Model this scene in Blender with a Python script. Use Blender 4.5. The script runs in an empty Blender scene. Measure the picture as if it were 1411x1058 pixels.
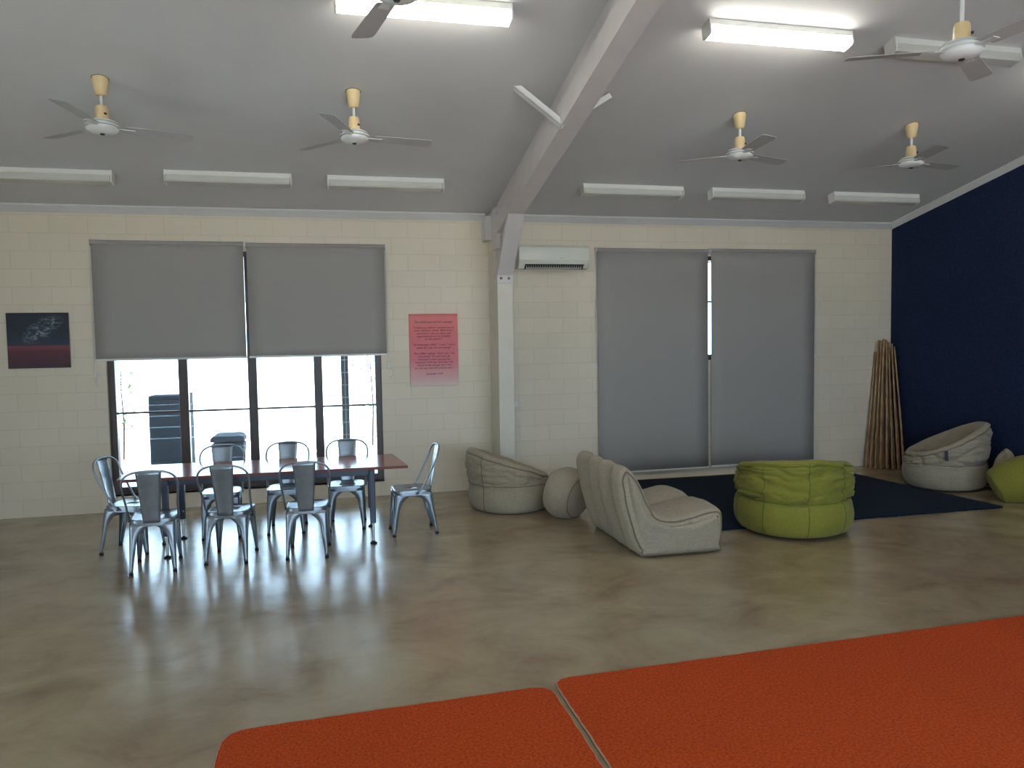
import bpy, bmesh, math, random
from mathutils import Vector, Matrix, noise
from math import sin, cos, pi, radians, tan, atan2, sqrt
random.seed(7)
SC = bpy.context.scene
COL = SC.collection
# ------------------------------------------------------------ camera
D, H, TH = 9.622, 3.50, 0.2030332          # far wall distance, eave height, roof slope
F, PITCH, YAW, ROLL, CH = 1055.36, 0.056561, 0.2328434, -0.0166371, 1.9105
fw = Vector((sin(YAW)*cos(PITCH), cos(YAW)*cos(PITCH), -sin(PITCH)))
r0 = Vector((cos(YAW), -sin(YAW), 0)); u0 = r0.cross(fw)
r1 = r0*cos(ROLL)+u0*sin(ROLL); u1 = -r0*sin(ROLL)+u0*cos(ROLL)
cd = bpy.data.cameras.new('camera'); cam = bpy.data.objects.new('camera', cd); COL.objects.link(cam)
M = Matrix((r1, u1, -fw)).transposed().to_4x4(); M.translation = (0, 0, CH)
cam.matrix_world = M
cd.sensor_fit = 'HORIZONTAL'; cd.sensor_width = 36; cd.lens = F/1411*36; cd.clip_start = .05; cd.clip_end = 300
SC.camera = cam
# ------------------------------------------------------------ sky, exposure
SKY = 9.0
w = bpy.data.worlds.new('world'); SC.world = w; w.use_nodes = True
bg = w.node_tree.nodes['Background']; bg.inputs[0].default_value = (.58, .79, 1.0, 1); bg.inputs[1].default_value = SKY
SC.view_settings.view_transform = 'Standard'; SC.view_settings.look = 'None'
SC.view_settings.gamma = 1; SC.view_settings.use_curve_mapping = False; SC.view_settings.exposure = 0.0
sl = bpy.data.lights.new('sun', 'SUN'); sl.energy = 18; sl.angle = radians(.6); sl.color = (1, .96, .88)
so = bpy.data.objects.new('sun', sl); COL.objects.link(so)
so.rotation_euler = Vector((-.12, -.45, 1.1)).to_track_quat('Z', 'Y').to_euler()
def daylight_portal(loc, rot, sx, sy):
    l = bpy.data.lights.new('window_daylight', 'AREA'); l.shape = 'RECTANGLE'; l.size = sx; l.size_y = sy
    l.cycles.is_portal = True
    o = bpy.data.objects.new('window_daylight', l); COL.objects.link(o); o.location = loc; o.rotation_euler = rot
daylight_portal((-.94, D+.22, 1.6), (-pi/2, 0, 0), 3.0, 2.8)
daylight_portal((-5.7, 3.6, 1.05), (0, -pi/2, 0), 2.1, 1.7)
daylight_portal((2.3, -2.1, 1.65), (pi/2, 0, 0), 8.4, 1.7)

# ------------------------------------------------------------ materials
def srgb(r, g, b):
    f = lambda c: (c/12.92 if c <= .04045 else ((c+.055)/1.055)**2.4)
    return (f(r/255), f(g/255), f(b/255), 1)
class NT:
    def __init__(s, name):
        s.m = bpy.data.materials.new(name); s.m.use_nodes = True; s.t = s.m.node_tree
        s.n = s.t.nodes; s.b = s.n['Principled BSDF']; s.out = s.n['Material Output']
        s.tc = s.n.new('ShaderNodeTexCoord')
    def add(s, typ, **kw):
        x = s.n.new(typ)
        for k, v in kw.items():
            if k.startswith('_'): setattr(x, k[1:], v)
            else: x.inputs[k.replace('__', ' ')].default_value = v
        return x
    def link(s, a, b): s.t.links.new(a, b)
    def noise(s, scale, detail=4, rough=.5, stretch=None, src='Object', dist=0):
        n = s.add('ShaderNodeTexNoise', Scale=scale, Detail=detail, Roughness=rough, Distortion=dist)
        if stretch:
            mp = s.add('ShaderNodeMapping'); mp.inputs['Scale'].default_value = stretch
            s.link(s.tc.outputs[src], mp.inputs[0]); s.link(mp.outputs[0], n.inputs['Vector'])
        else: s.link(s.tc.outputs[src], n.inputs['Vector'])
        return n.outputs['Fac']
    def ramp(s, fac, stops, interp='LINEAR'):
        r = s.add('ShaderNodeValToRGB'); r.color_ramp.interpolation = interp
        e = r.color_ramp.elements
        while len(e) < len(stops): e.new(.5)
        for q, (p, c) in zip(e, stops): q.position = p; q.color = c
        s.link(fac, r.inputs[0]); return r.outputs[0]
    def mix(s, fac, a, b, mode='MIX'):
        x = s.add('ShaderNodeMix', _data_type='RGBA', _blend_type=mode)
        for v, k in ((fac, 0), (a, 6), (b, 7)):
            if isinstance(v, (int, float, tuple)): x.inputs[k].default_value = v
            else: s.link(v, x.inputs[k])
        return x.outputs[2]
    def bump(s, fac, strength=.3, dist=.01, prev=None):
        b = s.add('ShaderNodeBump', Strength=strength, Distance=dist); s.link(fac, b.inputs['Height'])
        if prev: s.link(prev, b.inputs['Normal'])
        s.link(b.outputs[0], s.b.inputs['Normal']); return b.outputs[0]
    def base(s, c):
        if isinstance(c, tuple): s.b.inputs['Base Color'].default_value = c
        else: s.link(c, s.b.inputs['Base Color'])
def simple(name, c, rough=.5, metal=0, spec=.5, var=.06, nscale=6, bump=0, bscale=200):
    m = NT(name)
    n = m.noise(nscale)
    d = tuple(max(0, x*(1-var)) for x in c[:3])+(1,); l = tuple(min(1, x*(1+var)) for x in c[:3])+(1,)
    m.base(m.ramp(n, [(.3, d), (.7, l)]))
    m.b.inputs['Roughness'].default_value = rough; m.b.inputs['Metallic'].default_value = metal
    m.b.inputs['Specular IOR Level'].default_value = spec
    if bump: m.bump(m.noise(bscale, 3), bump, .004)
    return m.m
MT = {}
def wall_mat():
    m = NT('painted_block')
    sp = m.add('ShaderNodeSeparateXYZ'); m.link(m.tc.outputs['Object'], sp.inputs[0])
    ad = m.add('ShaderNodeMath', _operation='ADD'); m.link(sp.outputs[0], ad.inputs[0]); m.link(sp.outputs[1], ad.inputs[1])
    cb = m.add('ShaderNodeCombineXYZ'); m.link(ad.outputs[0], cb.inputs[0]); m.link(sp.outputs[2], cb.inputs[1])
    bk = m.add('ShaderNodeTexBrick', _offset=.5, _squash=1)
    m.link(cb.outputs[0], bk.inputs['Vector'])
    for k, v in (('Scale', 1), ('Mortar Size', .0035), ('Mortar Smooth', .6), ('Brick Width', .4), ('Row Height', .2), ('Bias', 0)): bk.inputs[k].default_value = v
    bk.inputs['Color1'].default_value = srgb(228, 216, 194); bk.inputs['Color2'].default_value = srgb(225, 213, 191)
    bk.inputs['Mortar'].default_value = srgb(210, 197, 175)
    n = m.noise(1.3, 5)
    m.base(m.mix(.5, bk.outputs['Color'], m.ramp(n, [(.3, (.9, .9, .9, 1)), (.7, (1, 1, 1, 1))]), 'MULTIPLY'))
    m.b.inputs['Roughness'].default_value = .55
    inv = m.add('ShaderNodeMath', _operation='SUBTRACT'); inv.inputs[0].default_value = 1; m.link(bk.outputs['Fac'], inv.inputs[1])
    b = m.bump(inv.outputs[0], .4, .004)
    m.bump(m.noise(90, 4), .25, .003, b)
    return m.m
def floor_mat():
    m = NT('sealed_concrete')
    a = m.noise(.55, 6, .62, (1, 1.2, 1), dist=.6); b = m.noise(1.5, 8, .62, (1, 1.2, 1), dist=.5); c = m.noise(9, 6, .65)
    c1 = m.ramp(a, [(.28, srgb(142, 120, 96)), (.5, srgb(156, 139, 110)), (.72, srgb(166, 152, 122))])
    c2 = m.ramp(b, [(.28, srgb(122, 94, 72)), (.48, srgb(156, 138, 110)), (.72, srgb(180, 166, 136))])
    cc = m.mix(.62, c1, c2)
    cc = m.mix(.3, cc, m.ramp(c, [(.3, (.8, .78, .76, 1)), (.7, (1, 1, 1, 1))]), 'MULTIPLY')
    sp2 = m.noise(2.1, 9, .72, (1, 1, 3))
    cc = m.mix(m.ramp(sp2, [(.22, (.5, .5, .5, 1)), (.26, (0, 0, 0, 1))]), cc, srgb(96, 76, 64))
    m.base(cc)
    m.link(m.ramp(b, [(.3, (.16, .16, .16, 1)), (.7, (.25, .25, .25, 1))]), m.b.inputs['Roughness'])
    m.b.inputs['Specular IOR Level'].default_value = .75
    q = m.bump(m.noise(5, 3, .5, (1, .8, 1)), .10, .02)
    m.bump(m.noise(28, 5, .6), .10, .004, q)
    return m.m
def pile_mat(name, dark, light, scale=120, patch=1.2):
    m = NT(name)
    n = m.noise(scale, 3, .7); big = m.noise(patch, 4)
    c = m.ramp(n, [(.3, dark), (.7, light)])
    c = m.mix(.5, c, m.ramp(big, [(.3, (.82, .82, .82, 1)), (.7, (1, 1, 1, 1))]), 'MULTIPLY')
    m.base(c); m.b.inputs['Roughness'].default_value = 1; m.b.inputs['Specular IOR Level'].default_value = .05
    m.b.inputs['Sheen Weight'].default_value = .04
    m.bump(n, .9, .012); return m.m
def weave_mat(name, dark, light):
    m = NT(name)
    n1 = m.noise(55, 3, .6, (1, 1, 6)); n2 = m.noise(55, 3, .6, (6, 6, 1)); n3 = m.noise(3, 4)
    c = m.mix(.5, m.ramp(n1, [(.3, dark), (.7, light)]), m.ramp(n2, [(.3, dark), (.7, light)]))
    c = m.mix(.6, c, m.ramp(n3, [(.3, (.86, .86, .86, 1)), (.7, (1, 1, 1, 1))]), 'MULTIPLY')
    m.base(c); m.b.inputs['Roughness'].default_value = .9; m.b.inputs['Specular IOR Level'].default_value = .15
    m.b.inputs['Sheen Weight'].default_value = .12
    q = m.bump(n2, .35, .003); m.bump(m.noise(11, 4, .6, (1, 1, 2.4)), .30, .02, q); return m.m
def glass_mat():
    m = NT('clear_glass'); m.n.remove(m.b)
    t = m.add('ShaderNodeBsdfTransparent'); t.inputs[0].default_value = (.9, .94, .95, 1)
    g = m.add('ShaderNodeBsdfGlossy'); g.inputs['Roughness'].default_value = .04
    f = m.add('ShaderNodeFresnel'); f.inputs[0].default_value = 1.5
    x = m.add('ShaderNodeMixShader'); m.link(f.outputs[0], x.inputs[0]); m.link(t.outputs[0], x.inputs[1]); m.link(g.outputs[0], x.inputs[2])
    m.link(x.outputs[0], m.out.inputs[0]); return m.m
def emit_mat(name, c, s):
    m = NT(name); m.b.inputs['Base Color'].default_value = (.8, .8, .8, 1)
    m.b.inputs['Emission Color'].default_value = c; m.b.inputs['Emission Strength'].default_value = s; return m.m
def blind_mat():
    m = NT('blind_fabric'); n = m.noise(400, 2)
    m.base(m.ramp(n, [(.3, srgb(160, 156, 151)), (.7, srgb(168, 164, 158))]))
    m.b.inputs['Roughness'].default_value = .85; m.b.inputs['Specular IOR Level'].default_value = .2
    tr = m.add('ShaderNodeBsdfTranslucent'); tr.inputs[0].default_value = (.5, .55, .6, 1)
    x = m.add('ShaderNodeMixShader'); x.inputs[0].default_value = .006
    m.link(m.b.outputs[0], x.inputs[1]); m.link(tr.outputs[0], x.inputs[2]); m.link(x.outputs[0], m.out.inputs[0])
    return m.m
def painting_mat():
    m = NT('night_sky_painting')
    sp = m.add('ShaderNodeSeparateXYZ'); m.link(m.tc.outputs['Generated'], sp.inputs[0])
    base = m.ramp(sp.outputs[2], [(0, srgb(60, 38, 50)), (.3, srgb(92, 44, 58)), (.39, srgb(128, 62, 72)), (.42, srgb(44, 52, 72)), (.7, srgb(26, 38, 58)), (1, srgb(28, 34, 54))])
    base = m.mix(.35, base, m.ramp(m.noise(14, 6, .7, (1, 1, 3)), [(.3, (.5, .5, .5, 1)), (.7, (1.3, 1.3, 1.3, 1))]), 'MULTIPLY')
    # pale swirl: soft ellipse along a rising diagonal, broken by streaky noise
    mp = m.add('ShaderNodeMapping'); mp.inputs['Location'].default_value = (-.57, -.5, -.70)
    m.link(m.tc.outputs['Generated'], mp.inputs[0])
    mp2 = m.add('ShaderNodeMapping'); mp2.inputs['Rotation'].default_value = (0, radians(35), 0); m.link(mp.outputs[0], mp2.inputs[0])
    mp3 = m.add('ShaderNodeMapping'); mp3.inputs['Scale'].default_value = (2.3, 0, 5.2); m.link(mp2.outputs[0], mp3.inputs[0])
    ln = m.add('ShaderNodeVectorMath', _operation='LENGTH'); m.link(mp3.outputs[0], ln.inputs[0])
    e = m.ramp(ln.outputs['Value'], [(.3, (1, 1, 1, 1)), (1, (0, 0, 0, 1))])
    st = m.ramp(m.noise(9, 7, .75, (1, 1, 2.5), dist=1.5), [(.47, (0, 0, 0, 1)), (.62, (1, 1, 1, 1))])
    base = m.mix(m.mix(1.0, e, st, 'MULTIPLY'), base, srgb(150, 168, 176))
    m.base(base); m.b.inputs['Roughness'].default_value = .5; return m.m
def poster_mat():
    m = NT('pink_canvas')
    sp = m.add('ShaderNodeSeparateXYZ'); m.link(m.tc.outputs['Generated'], sp.inputs[0])
    c = m.ramp(sp.outputs[2], [(0, srgb(226, 208, 200)), (.13, srgb(224, 178, 176)), (.35, srgb(226, 136, 146)), (.7, srgb(228, 132, 134)), (.95, srgb(232, 138, 136)), (1, srgb(222, 116, 118))])
    c = m.mix(.5, c, m.ramp(m.noise(3.5, 4, .6, (1, 1, 2)), [(.3, (.9, .82, .84, 1)), (.7, (1, 1, 1, 1))]), 'MULTIPLY')
    m.base(c); m.b.inputs['Roughness'].default_value = .8; return m.m
def bamboo_mat():
    m = NT('dry_bamboo')
    n = m.noise(30, 4, .6, (1, 1, .12)); k = m.noise(3, 3)
    c = m.ramp(n, [(.3, srgb(120, 88, 56)), (.55, srgb(178, 140, 98)), (.75, srgb(206, 172, 128))])
    m.base(m.mix(.6, c, m.ramp(k, [(.3, (.7, .66, .6, 1)), (.7, (1, 1, 1, 1))]), 'MULTIPLY')); m.b.inputs['Roughness'].default_value = .55
    m.bump(n, .3, .003); return m.m
def ground_mat(): return simple('pale_ground', (.78, .76, .72, 1), .9, var=.08, nscale=1.2, bump=.2, bscale=30)
def post_mat():
    m = NT('grey_block_post'); bk = m.add('ShaderNodeTexBrick', _offset=0)
    sp = m.add('ShaderNodeSeparateXYZ'); m.link(m.tc.outputs['Object'], sp.inputs[0])
    cb = m.add('ShaderNodeCombineXYZ'); m.link(sp.outputs[0], cb.inputs[0]); m.link(sp.outputs[2], cb.inputs[1]); m.link(cb.outputs[0], bk.inputs['Vector'])
    for k, v in (('Scale', 1), ('Mortar Size', .006), ('Brick Width', 5.), ('Row Height', .19)): bk.inputs[k].default_value = v
    bk.inputs['Color1'].default_value = (.032, .04, .055, 1); bk.inputs['Color2'].default_value = (.027, .034, .047, 1); bk.inputs['Mortar'].default_value = (.2, .2, .2, 1)
    m.base(bk.outputs['Color']); m.b.inputs['Roughness'].default_value = .9; m.b.inputs['Specular IOR Level'].default_value = .1; return m.m

WALL = wall_mat(); FLOOR = floor_mat(); GLASS = glass_mat(); BLIND = blind_mat()
NAVYW = pile_mat('navy_wall_carpet', srgb(26, 36, 62), srgb(44, 56, 86), 60, 1.)
NAVYR = pile_mat('navy_rug_pile', srgb(10, 24, 38), srgb(26, 44, 62), 90)
ORANGE = pile_mat('orange_carpet_pile', srgb(152, 46, 10), srgb(220, 90, 26), 70, .9)
BIND = simple('carpet_binding', srgb(176, 146, 116), .9)
CEIL = simple('ceiling_paint', srgb(206, 205, 205), .6, var=.02, nscale=2, bump=.06, bscale=60)
TRIMW = simple('white_trim', srgb(214, 214, 212), .45, var=.02)
STEELW = simple('painted_steel', srgb(208, 202, 200), .45, var=.03)
CREAMST = simple('cream_column_paint', srgb(214, 208, 192), .5, var=.03)
DARKFR = simple('dark_window_frame', srgb(78, 68, 64), .4, var=.1)
GALV = simple('brushed_chair_steel', srgb(150, 160, 168), .34, .75, var=.08, nscale=14)
RUBBER = simple('black_rubber', srgb(24, 24, 26), .7)
TABLET = simple('red_timber_laminate', srgb(158, 80, 58), .14, var=.12, nscale=9)
TABLEE = simple('table_edge_band', srgb(112, 56, 52), .45)
TLEG = simple('table_leg_paint', srgb(70, 78, 90), .4, .4)
CHROME = simple('chrome', srgb(200, 202, 205), .15, 1)
GREYF = weave_mat('grey_weave', srgb(136, 125, 106), srgb(190, 178, 156))
GREENF = weave_mat('green_weave', srgb(116, 114, 40), srgb(152, 148, 66))
GREYP = simple('grey_piping', srgb(124, 112, 92), .9)
GREENP = simple('green_piping', srgb(104, 112, 34), .9)
FIX = simple('fitting_white', srgb(226, 226, 218), .3, var=.02)
DIFF = simple('frosted_diffuser', srgb(204, 204, 196), .22, var=.03)
LIT = emit_mat('lit_diffuser', (1, .97, .88, 1), 20.0)
YEL = simple('aged_yellow_plastic', srgb(228, 202, 152), .4, var=.05)
FANW = simple('fan_enamel', srgb(216, 218, 216), .25, var=.03)
BLADE = simple('fan_blade_enamel', srgb(176, 174, 174), .5, var=.04)
BLACK = simple('black_plastic', srgb(22, 22, 24), .5)
ACW = simple('air_conditioner_plastic', srgb(226, 228, 214), .16, var=.02)
PAINTING = painting_mat(); POSTER = poster_mat(); BAMBOO = bamboo_mat()
INK = simple('dark_red_ink', srgb(96, 44, 52), .8)
GROUND = ground_mat(); POSTM = post_mat()
SHEET = simple('dark_outdoor_panel', (.015, .021, .030, 1), .8, spec=.15)
BINM = simple('grey_bin_plastic', (.028, .034, .047, 1), .8, spec=.1)
LEAF = simple('pale_green_leaf', (.10, .16, .05, 1), .7); BARK = simple('sapling_bark', (.06, .04, .03, 1), .9)

# ------------------------------------------------------------ mesh helpers
class MB:
    def __init__(s): s.v = []; s.f = []
    def add(s, vs, fs):
        o = len(s.v); s.v += [tuple(v) for v in vs]; s.f += [tuple(i+o for i in f) for f in fs]; return s
    def box(s, x0, x1, y0, y1, z0, z1):
        return s.add([(x0,y0,z0),(x1,y0,z0),(x1,y1,z0),(x0,y1,z0),(x0,y0,z1),(x1,y0,z1),(x1,y1,z1),(x0,y1,z1)],
                     [(0,3,2,1),(4,5,6,7),(0,1,5,4),(1,2,6,5),(2,3,7,6),(3,0,4,7)])
    def prism(s, pts, axis, a, b):      # polygon (2D) extruded along axis from a to b
        n = len(pts)
        def P(p, t): return (t, p[0], p[1]) if axis == 'x' else ((p[0], t, p[1]) if axis == 'y' else (p[0], p[1], t))
        return s.add([P(p, a) for p in pts]+[P(p, b) for p in pts],
                     [tuple(range(n))[::-1], tuple(range(n, 2*n))]+[(i, (i+1) % n, n+(i+1) % n, n+i) for i in range(n)])
    def tube(s, pts, r, seg=8, closed=False, cap=True):
        pts = [Vector(p) for p in pts]; n = len(pts); rings = []
        rr = r if isinstance(r, (list, tuple)) else [r]*n
        prev = None
        for i, p in enumerate(pts):
            if closed: d = pts[(i+1) % n]-pts[i-1]
            else: d = pts[min(i+1, n-1)]-pts[max(i-1, 0)]
            d.normalize()
            if prev is None:
                a = d.cross(Vector((0, 0, 1)));
                if a.length < .1: a = d.cross(Vector((0, 1, 0)))
                a.normalize()
            else: a = (prev-d*prev.dot(d)).normalized()
            prev = a; b = d.cross(a)
            rings.append([p+(a*cos(2*pi*k/seg)+b*sin(2*pi*k/seg))*rr[i] for k in range(seg)])
        vs = [v for R in rings for v in R]; fs = []
        for i in range(n if closed else n-1):
            j = (i+1) % n
            for k in range(seg): fs.append((i*seg+k, i*seg+(k+1) % seg, j*seg+(k+1) % seg, j*seg+k))
        if cap and not closed: fs += [tuple(range(seg))[::-1], tuple((n-1)*seg+k for k in range(seg))]
        return s.add(vs, fs)
    def lathe(s, prof, c=(0, 0, 0), seg=24):    # prof (r,z) list
        vs = []; fs = []; n = len(prof)
        for r, z in prof:
            for k in range(seg): vs.append((c[0]+r*cos(2*pi*k/seg), c[1]+r*sin(2*pi*k/seg), c[2]+z))
        for i in range(n-1):
            for k in range(seg): fs.append((i*seg+k, i*seg+(k+1) % seg, (i+1)*seg+(k+1) % seg, (i+1)*seg+k))
        fs += [tuple(range(seg))[::-1], tuple((n-1)*seg+k for k in range(seg))]
        return s.add(vs, fs)
    def grid(s, G, wrapu=False):        # G[i][j] points
        n = len(G); m = len(G[0]); vs = [p for R in G for p in R]; fs = []
        for i in range(n if wrapu else n-1):
            for j in range(m-1):
                a = (i+1) % n; fs.append((i*m+j, a*m+j, a*m+j+1, i*m+j+1))
        return s.add(vs, fs)
    def build(s, name, mat, parent=None, smooth=False, bevel=0, solid=0, loc=None):
        me = bpy.data.meshes.new(name); me.from_pydata(s.v, [], s.f)
        bm = bmesh.new(); bm.from_mesh(me); bmesh.ops.remove_doubles(bm, verts=bm.verts, dist=1e-5)
        bmesh.ops.recalc_face_normals(bm, faces=bm.faces); bm.to_mesh(me); bm.free()
        me.materials.append(mat)
        if smooth:
            for p in me.polygons: p.use_smooth = True
            if smooth == 'auto': me.set_sharp_from_angle(angle=radians(38))
        o = bpy.data.objects.new(name, me); COL.objects.link(o)
        if parent: o.parent = parent
        if loc: o.location = loc
        if solid:
            md = o.modifiers.new('thickness', 'SOLIDIFY'); md.thickness = solid; md.offset = 0
        if bevel:
            md = o.modifiers.new('bevel', 'BEVEL'); md.width = bevel; md.segments = 2; md.limit_method = 'ANGLE'
        return o
def empty(name, loc=(0, 0, 0), rz=0):
    o = bpy.data.objects.new(name, None); COL.objects.link(o); o.location = loc; o.rotation_euler = (0, 0, rz); o.empty_display_size = .1; return o
def tag(o, label=None, cat=None, group=None, kind=None):
    if label: o['label'] = label
    if cat: o['category'] = cat
    if group: o['group'] = group
    if kind: o['kind'] = kind
    return o
KIDS = {}
def kids(o):
    return [c for c in COL.objects if c.parent == o]
def copy_tree(o, parent=None):
    c = o.copy(); COL.objects.link(c)
    if parent: c.parent = parent
    for ch in kids(o): copy_tree(ch, c)
    return c
def struct(o): o['kind'] = 'structure'; return o
def cz(y): return H+(D-y)*tan(TH) if y > RIDGE else H+(D-RIDGE)*tan(TH)-(RIDGE-y)*tan(TH)

# ------------------------------------------------------------ room shell
XL, XR, YB, RIDGE = -5.6, 7.978, -2.0, 2.6
T = .2
struct(MB().box(XL-T, XR+T, YB-T, D+T, -.12, 0).build('floor', FLOOR))
W1 = (-2.50, .62, .20, 3.02)      # window opening x0 x1 z0 z1
W2 = (3.56, 6.56, 1.60, 3.02)
wn = MB()
wn.box(XL-T, W1[0], D, D+T, 0, H+.05).box(W1[0], W1[1], D, D+T, 0, W1[2]).box(W1[0], W1[1], D, D+T, W1[3], H+.05)
wn.box(W1[1], W2[0], D, D+T, 0, H+.05).box(W2[0], W2[1], D, D+T, W2[3], H+.05).box(W2[1], XR+T, D, D+T, 0, H+.05).box(W2[0], W2[1], D, D+T, 0, W2[2])
struct(wn.build('wall_north', WALL))
gp = [(YB, 0), (D, 0), (D, H+.02), (RIDGE, cz(RIDGE)+.02), (YB, cz(YB)+.02)]
struct(MB().prism(gp, 'x', XR, XR+T).build('wall_east', NAVYW))
# west wall with a wide sliding-door opening
OW = (2.75, 4.45, .0, 2.1)
ww = MB()
ww.box(XL-T, XL, YB, OW[0], 0, 3.0).box(XL-T, XL, OW[1], D, 0, 3.0).box(XL-T, XL, OW[0], OW[1], OW[3], 3.0)
ww.prism([(YB, 3.0), (D, 3.0), (D, H+.02), (RIDGE, cz(RIDGE)+.02), (YB, cz(YB)+.02)], 'x', XL-T, XL)
struct(ww.build('wall_west', WALL))
OB = (-1.9, 6.5, .8, 2.5)
wb = MB()
wb.box(XL-T, OB[0], YB-T, YB, 0, cz(YB)+.02).box(OB[1], XR+T, YB-T, YB, 0, cz(YB)+.02).box(OB[0], OB[1], YB-T, YB, 0, OB[2]).box(OB[0], OB[1], YB-T, YB, OB[3], cz(YB)+.02)
struct(wb.build('wall_south', WALL))
rp = [(D+T, cz(D+T)), (RIDGE, cz(RIDGE)), (YB-T, cz(YB-T)), (YB-T, cz(YB-T)+.1), (RIDGE, cz(RIDGE)+.1), (D+T, cz(D+T)+.1)]
struct(MB().prism(rp, 'x', XL-T, XR+T).build('ceiling', CEIL))
# cornices
def cove(a=.07): return [(0, 0), (0, -a), (-.012, -a), (-a*.5, -a*.6), (-a, -.018), (-a, 0)]
cp = [(D+y, H+.012+z) for y, z in cove(.085)]
struct(MB().prism(cp, 'x', XL, 1.95).build('trim_1', TRIMW, smooth='auto'))
struct(MB().prism(cp, 'x', 2.19, XR).build('trim_2', TRIMW, smooth='auto'))
m = MB(); a = .075
sec = [(0, 0), (0, -a), (-.012, -a), (-a*.5, -a*.6), (-a, -.018), (-a, 0)]
G = [[(XR+x, y, cz(y)+z+(.004)) for y in (D, RIDGE, YB)] for x, z in sec]
m.grid(G, True); struct(m.build('trim_3', TRIMW, smooth='auto'))

# ------------------------------------------------------------ windows
def louvre_window(name, x0, x1, z0, z1, panes, bar_z, y=D+.05, label=None, mulw=.102):
    r = struct(empty(name, ((x0+x1)/2, D+.1, z0)))
    cx, cy, c0 = (x0+x1)/2, D+.1, z0
    def L(m): m.v = [(a-cx, b-cy, c-c0) for a, b, c in m.v]; return m
    fr = MB().box(x0, x0+.075, y, y+.10, z0, z1).box(x1-.075, x1, y, y+.10, z0, z1).box(x0+.075, x1-.075, y, y+.10, z0, z0+.075).box(x0+.075, x1-.075, y, y+.10, z1-.06, z1)
    L(fr).build('window_frame', DARKFR, r, bevel=.004)
    e = [x0+.075]+[p for p in panes]+[x1-.075]
    for p in panes: L(MB().box(p-mulw/2, p+mulw/2, y, y+.09, z0+.075, z1-.06)).build('mullion', DARKFR, r, bevel=.004)
    proto = None
    for i in range(len(e)-1):
        a = e[i]+(mulw/2 if i else 0); b = e[i+1]-(mulw/2 if i < len(e)-2 else 0)
        L(MB().box(a, b, y+.03, y+.055, bar_z-.012, bar_z+.012)).build('glazing_bar', DARKFR, r)
        z = z0+.09
        lv = MB()
        while z < z1-.15:
            zz = z
            lv.add([(a+.004, y+.035, zz), (b-.004, y+.035, zz), (b-.004, y+.040, zz), (a+.004, y+.040, zz),
                    (a+.004, y+.065, zz+.137), (b-.004, y+.065, zz+.137), (b-.004, y+.070, zz+.137), (a+.004, y+.070, zz+.137)],
                   [(0,3,2,1),(4,5,6,7),(0,1,5,4),(1,2,6,5),(2,3,7,6),(3,0,4,7)])
            z += .133
        L(lv).build('louvre_glass', GLASS, r)
    return r
tag(louvre_window('window_1', W1[0], W1[1], W1[2], W1[3], (-1.69, -.912, -.145), 1.14), 'dark framed louvre window behind the long table')
tag(louvre_window('window_2', W2[0], W2[1], W2[2], W2[3], (4.55, 5.56), 2.4), 'dark framed window behind the full length blinds')
# window ledge in front of the glass
struct(MB().box(W1[0], W1[1], D-.0, D+.05, W1[2]-.02, W1[2]+.004).build('trim_4', DARKFR))
# sliding door opening and rear windows (unseen, they let the daylight in)
r = struct(empty('door_1', (XL-.1, 3.6, 0)))
dm = MB()
for yy in (OW[0]+.03, 3.6, OW[1]-.03): dm.box(-.04, .04, yy-3.6-.03, yy-3.6+.03, 0, OW[3])
dm.box(-.04, .04, OW[0]-3.6, OW[1]-3.6, OW[3]-.06, OW[3]); dm.build('door_frame', DARKFR, r)
r = struct(empty('window_3', (2.0, YB-.1, OB[2])))
dm = MB()
for xx in (OB[0]+.03, 1.4, 2.6, OB[1]-.03): dm.box(xx-2-.03, xx-2+.03, -.04, .04, 0, OB[3]-OB[2])
dm.box(OB[0]-2, OB[1]-2, -.04, .04, 0, .06).box(OB[0]-2, OB[1]-2, -.04, .04, OB[3]-OB[2]-.06, OB[3]-OB[2]); dm.build('window_frame', DARKFR, r)

# ------------------------------------------------------------ portal frame (column, rafter, haunch, braces)
pf = empty('portal_frame', (2.08, 9.2, 0)); tag(pf, 'pale painted steel column and sloping roof beam dividing the room', 'roof beam')
ox, oy = 2.08, 9.2
def PL(m): m.v = [(a-ox, b-oy, c) for a, b, c in m.v]; return m
X0, X1 = 1.985, 2.175
PL(MB().box(X0, X1, 9.05, 9.35, 0, 2.66)).build('column', CREAMST, pf, bevel=.006)
PL(MB().box(2.0, 2.16, 9.35, D, 0, cz(D))).build('column_web', CREAMST, pf, bevel=.004)
PL(MB().prism([(9.05, 2.66), (9.38, 2.66), (9.38, cz(9.38)-.0), (9.05, cz(9.05)-.42), (9.05, 2.9)], 'x', X0+.05, X1-.05)).build('column_head', STEELW, pf)
# rafter: lower deep box and recessed upper web, both following the roof slope over the ridge
def sweep_slope(x0, x1, d0, d1, ya, yb):
    ys = [ya, RIDGE, yb]
    m = MB(); G = [[(x, y, cz(y)-d) for y in ys] for x, d in ((x0, d0), (x1, d0), (x1, d1), (x0, d1))]
    m.grid(G, True); n = 3
    m.f += [(0, n, 2*n, 3*n), (n-1, 4*n-1, 3*n-1, 2*n-1)]
    return PL(m)
sweep_slope(X0, X1, .21, .42, 9.32, YB).build('rafter', STEELW, pf, bevel=.004)
sweep_slope(2.045, 2.115, -.0, .21, 9.32, YB).build('rafter_web', STEELW, pf)
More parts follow.
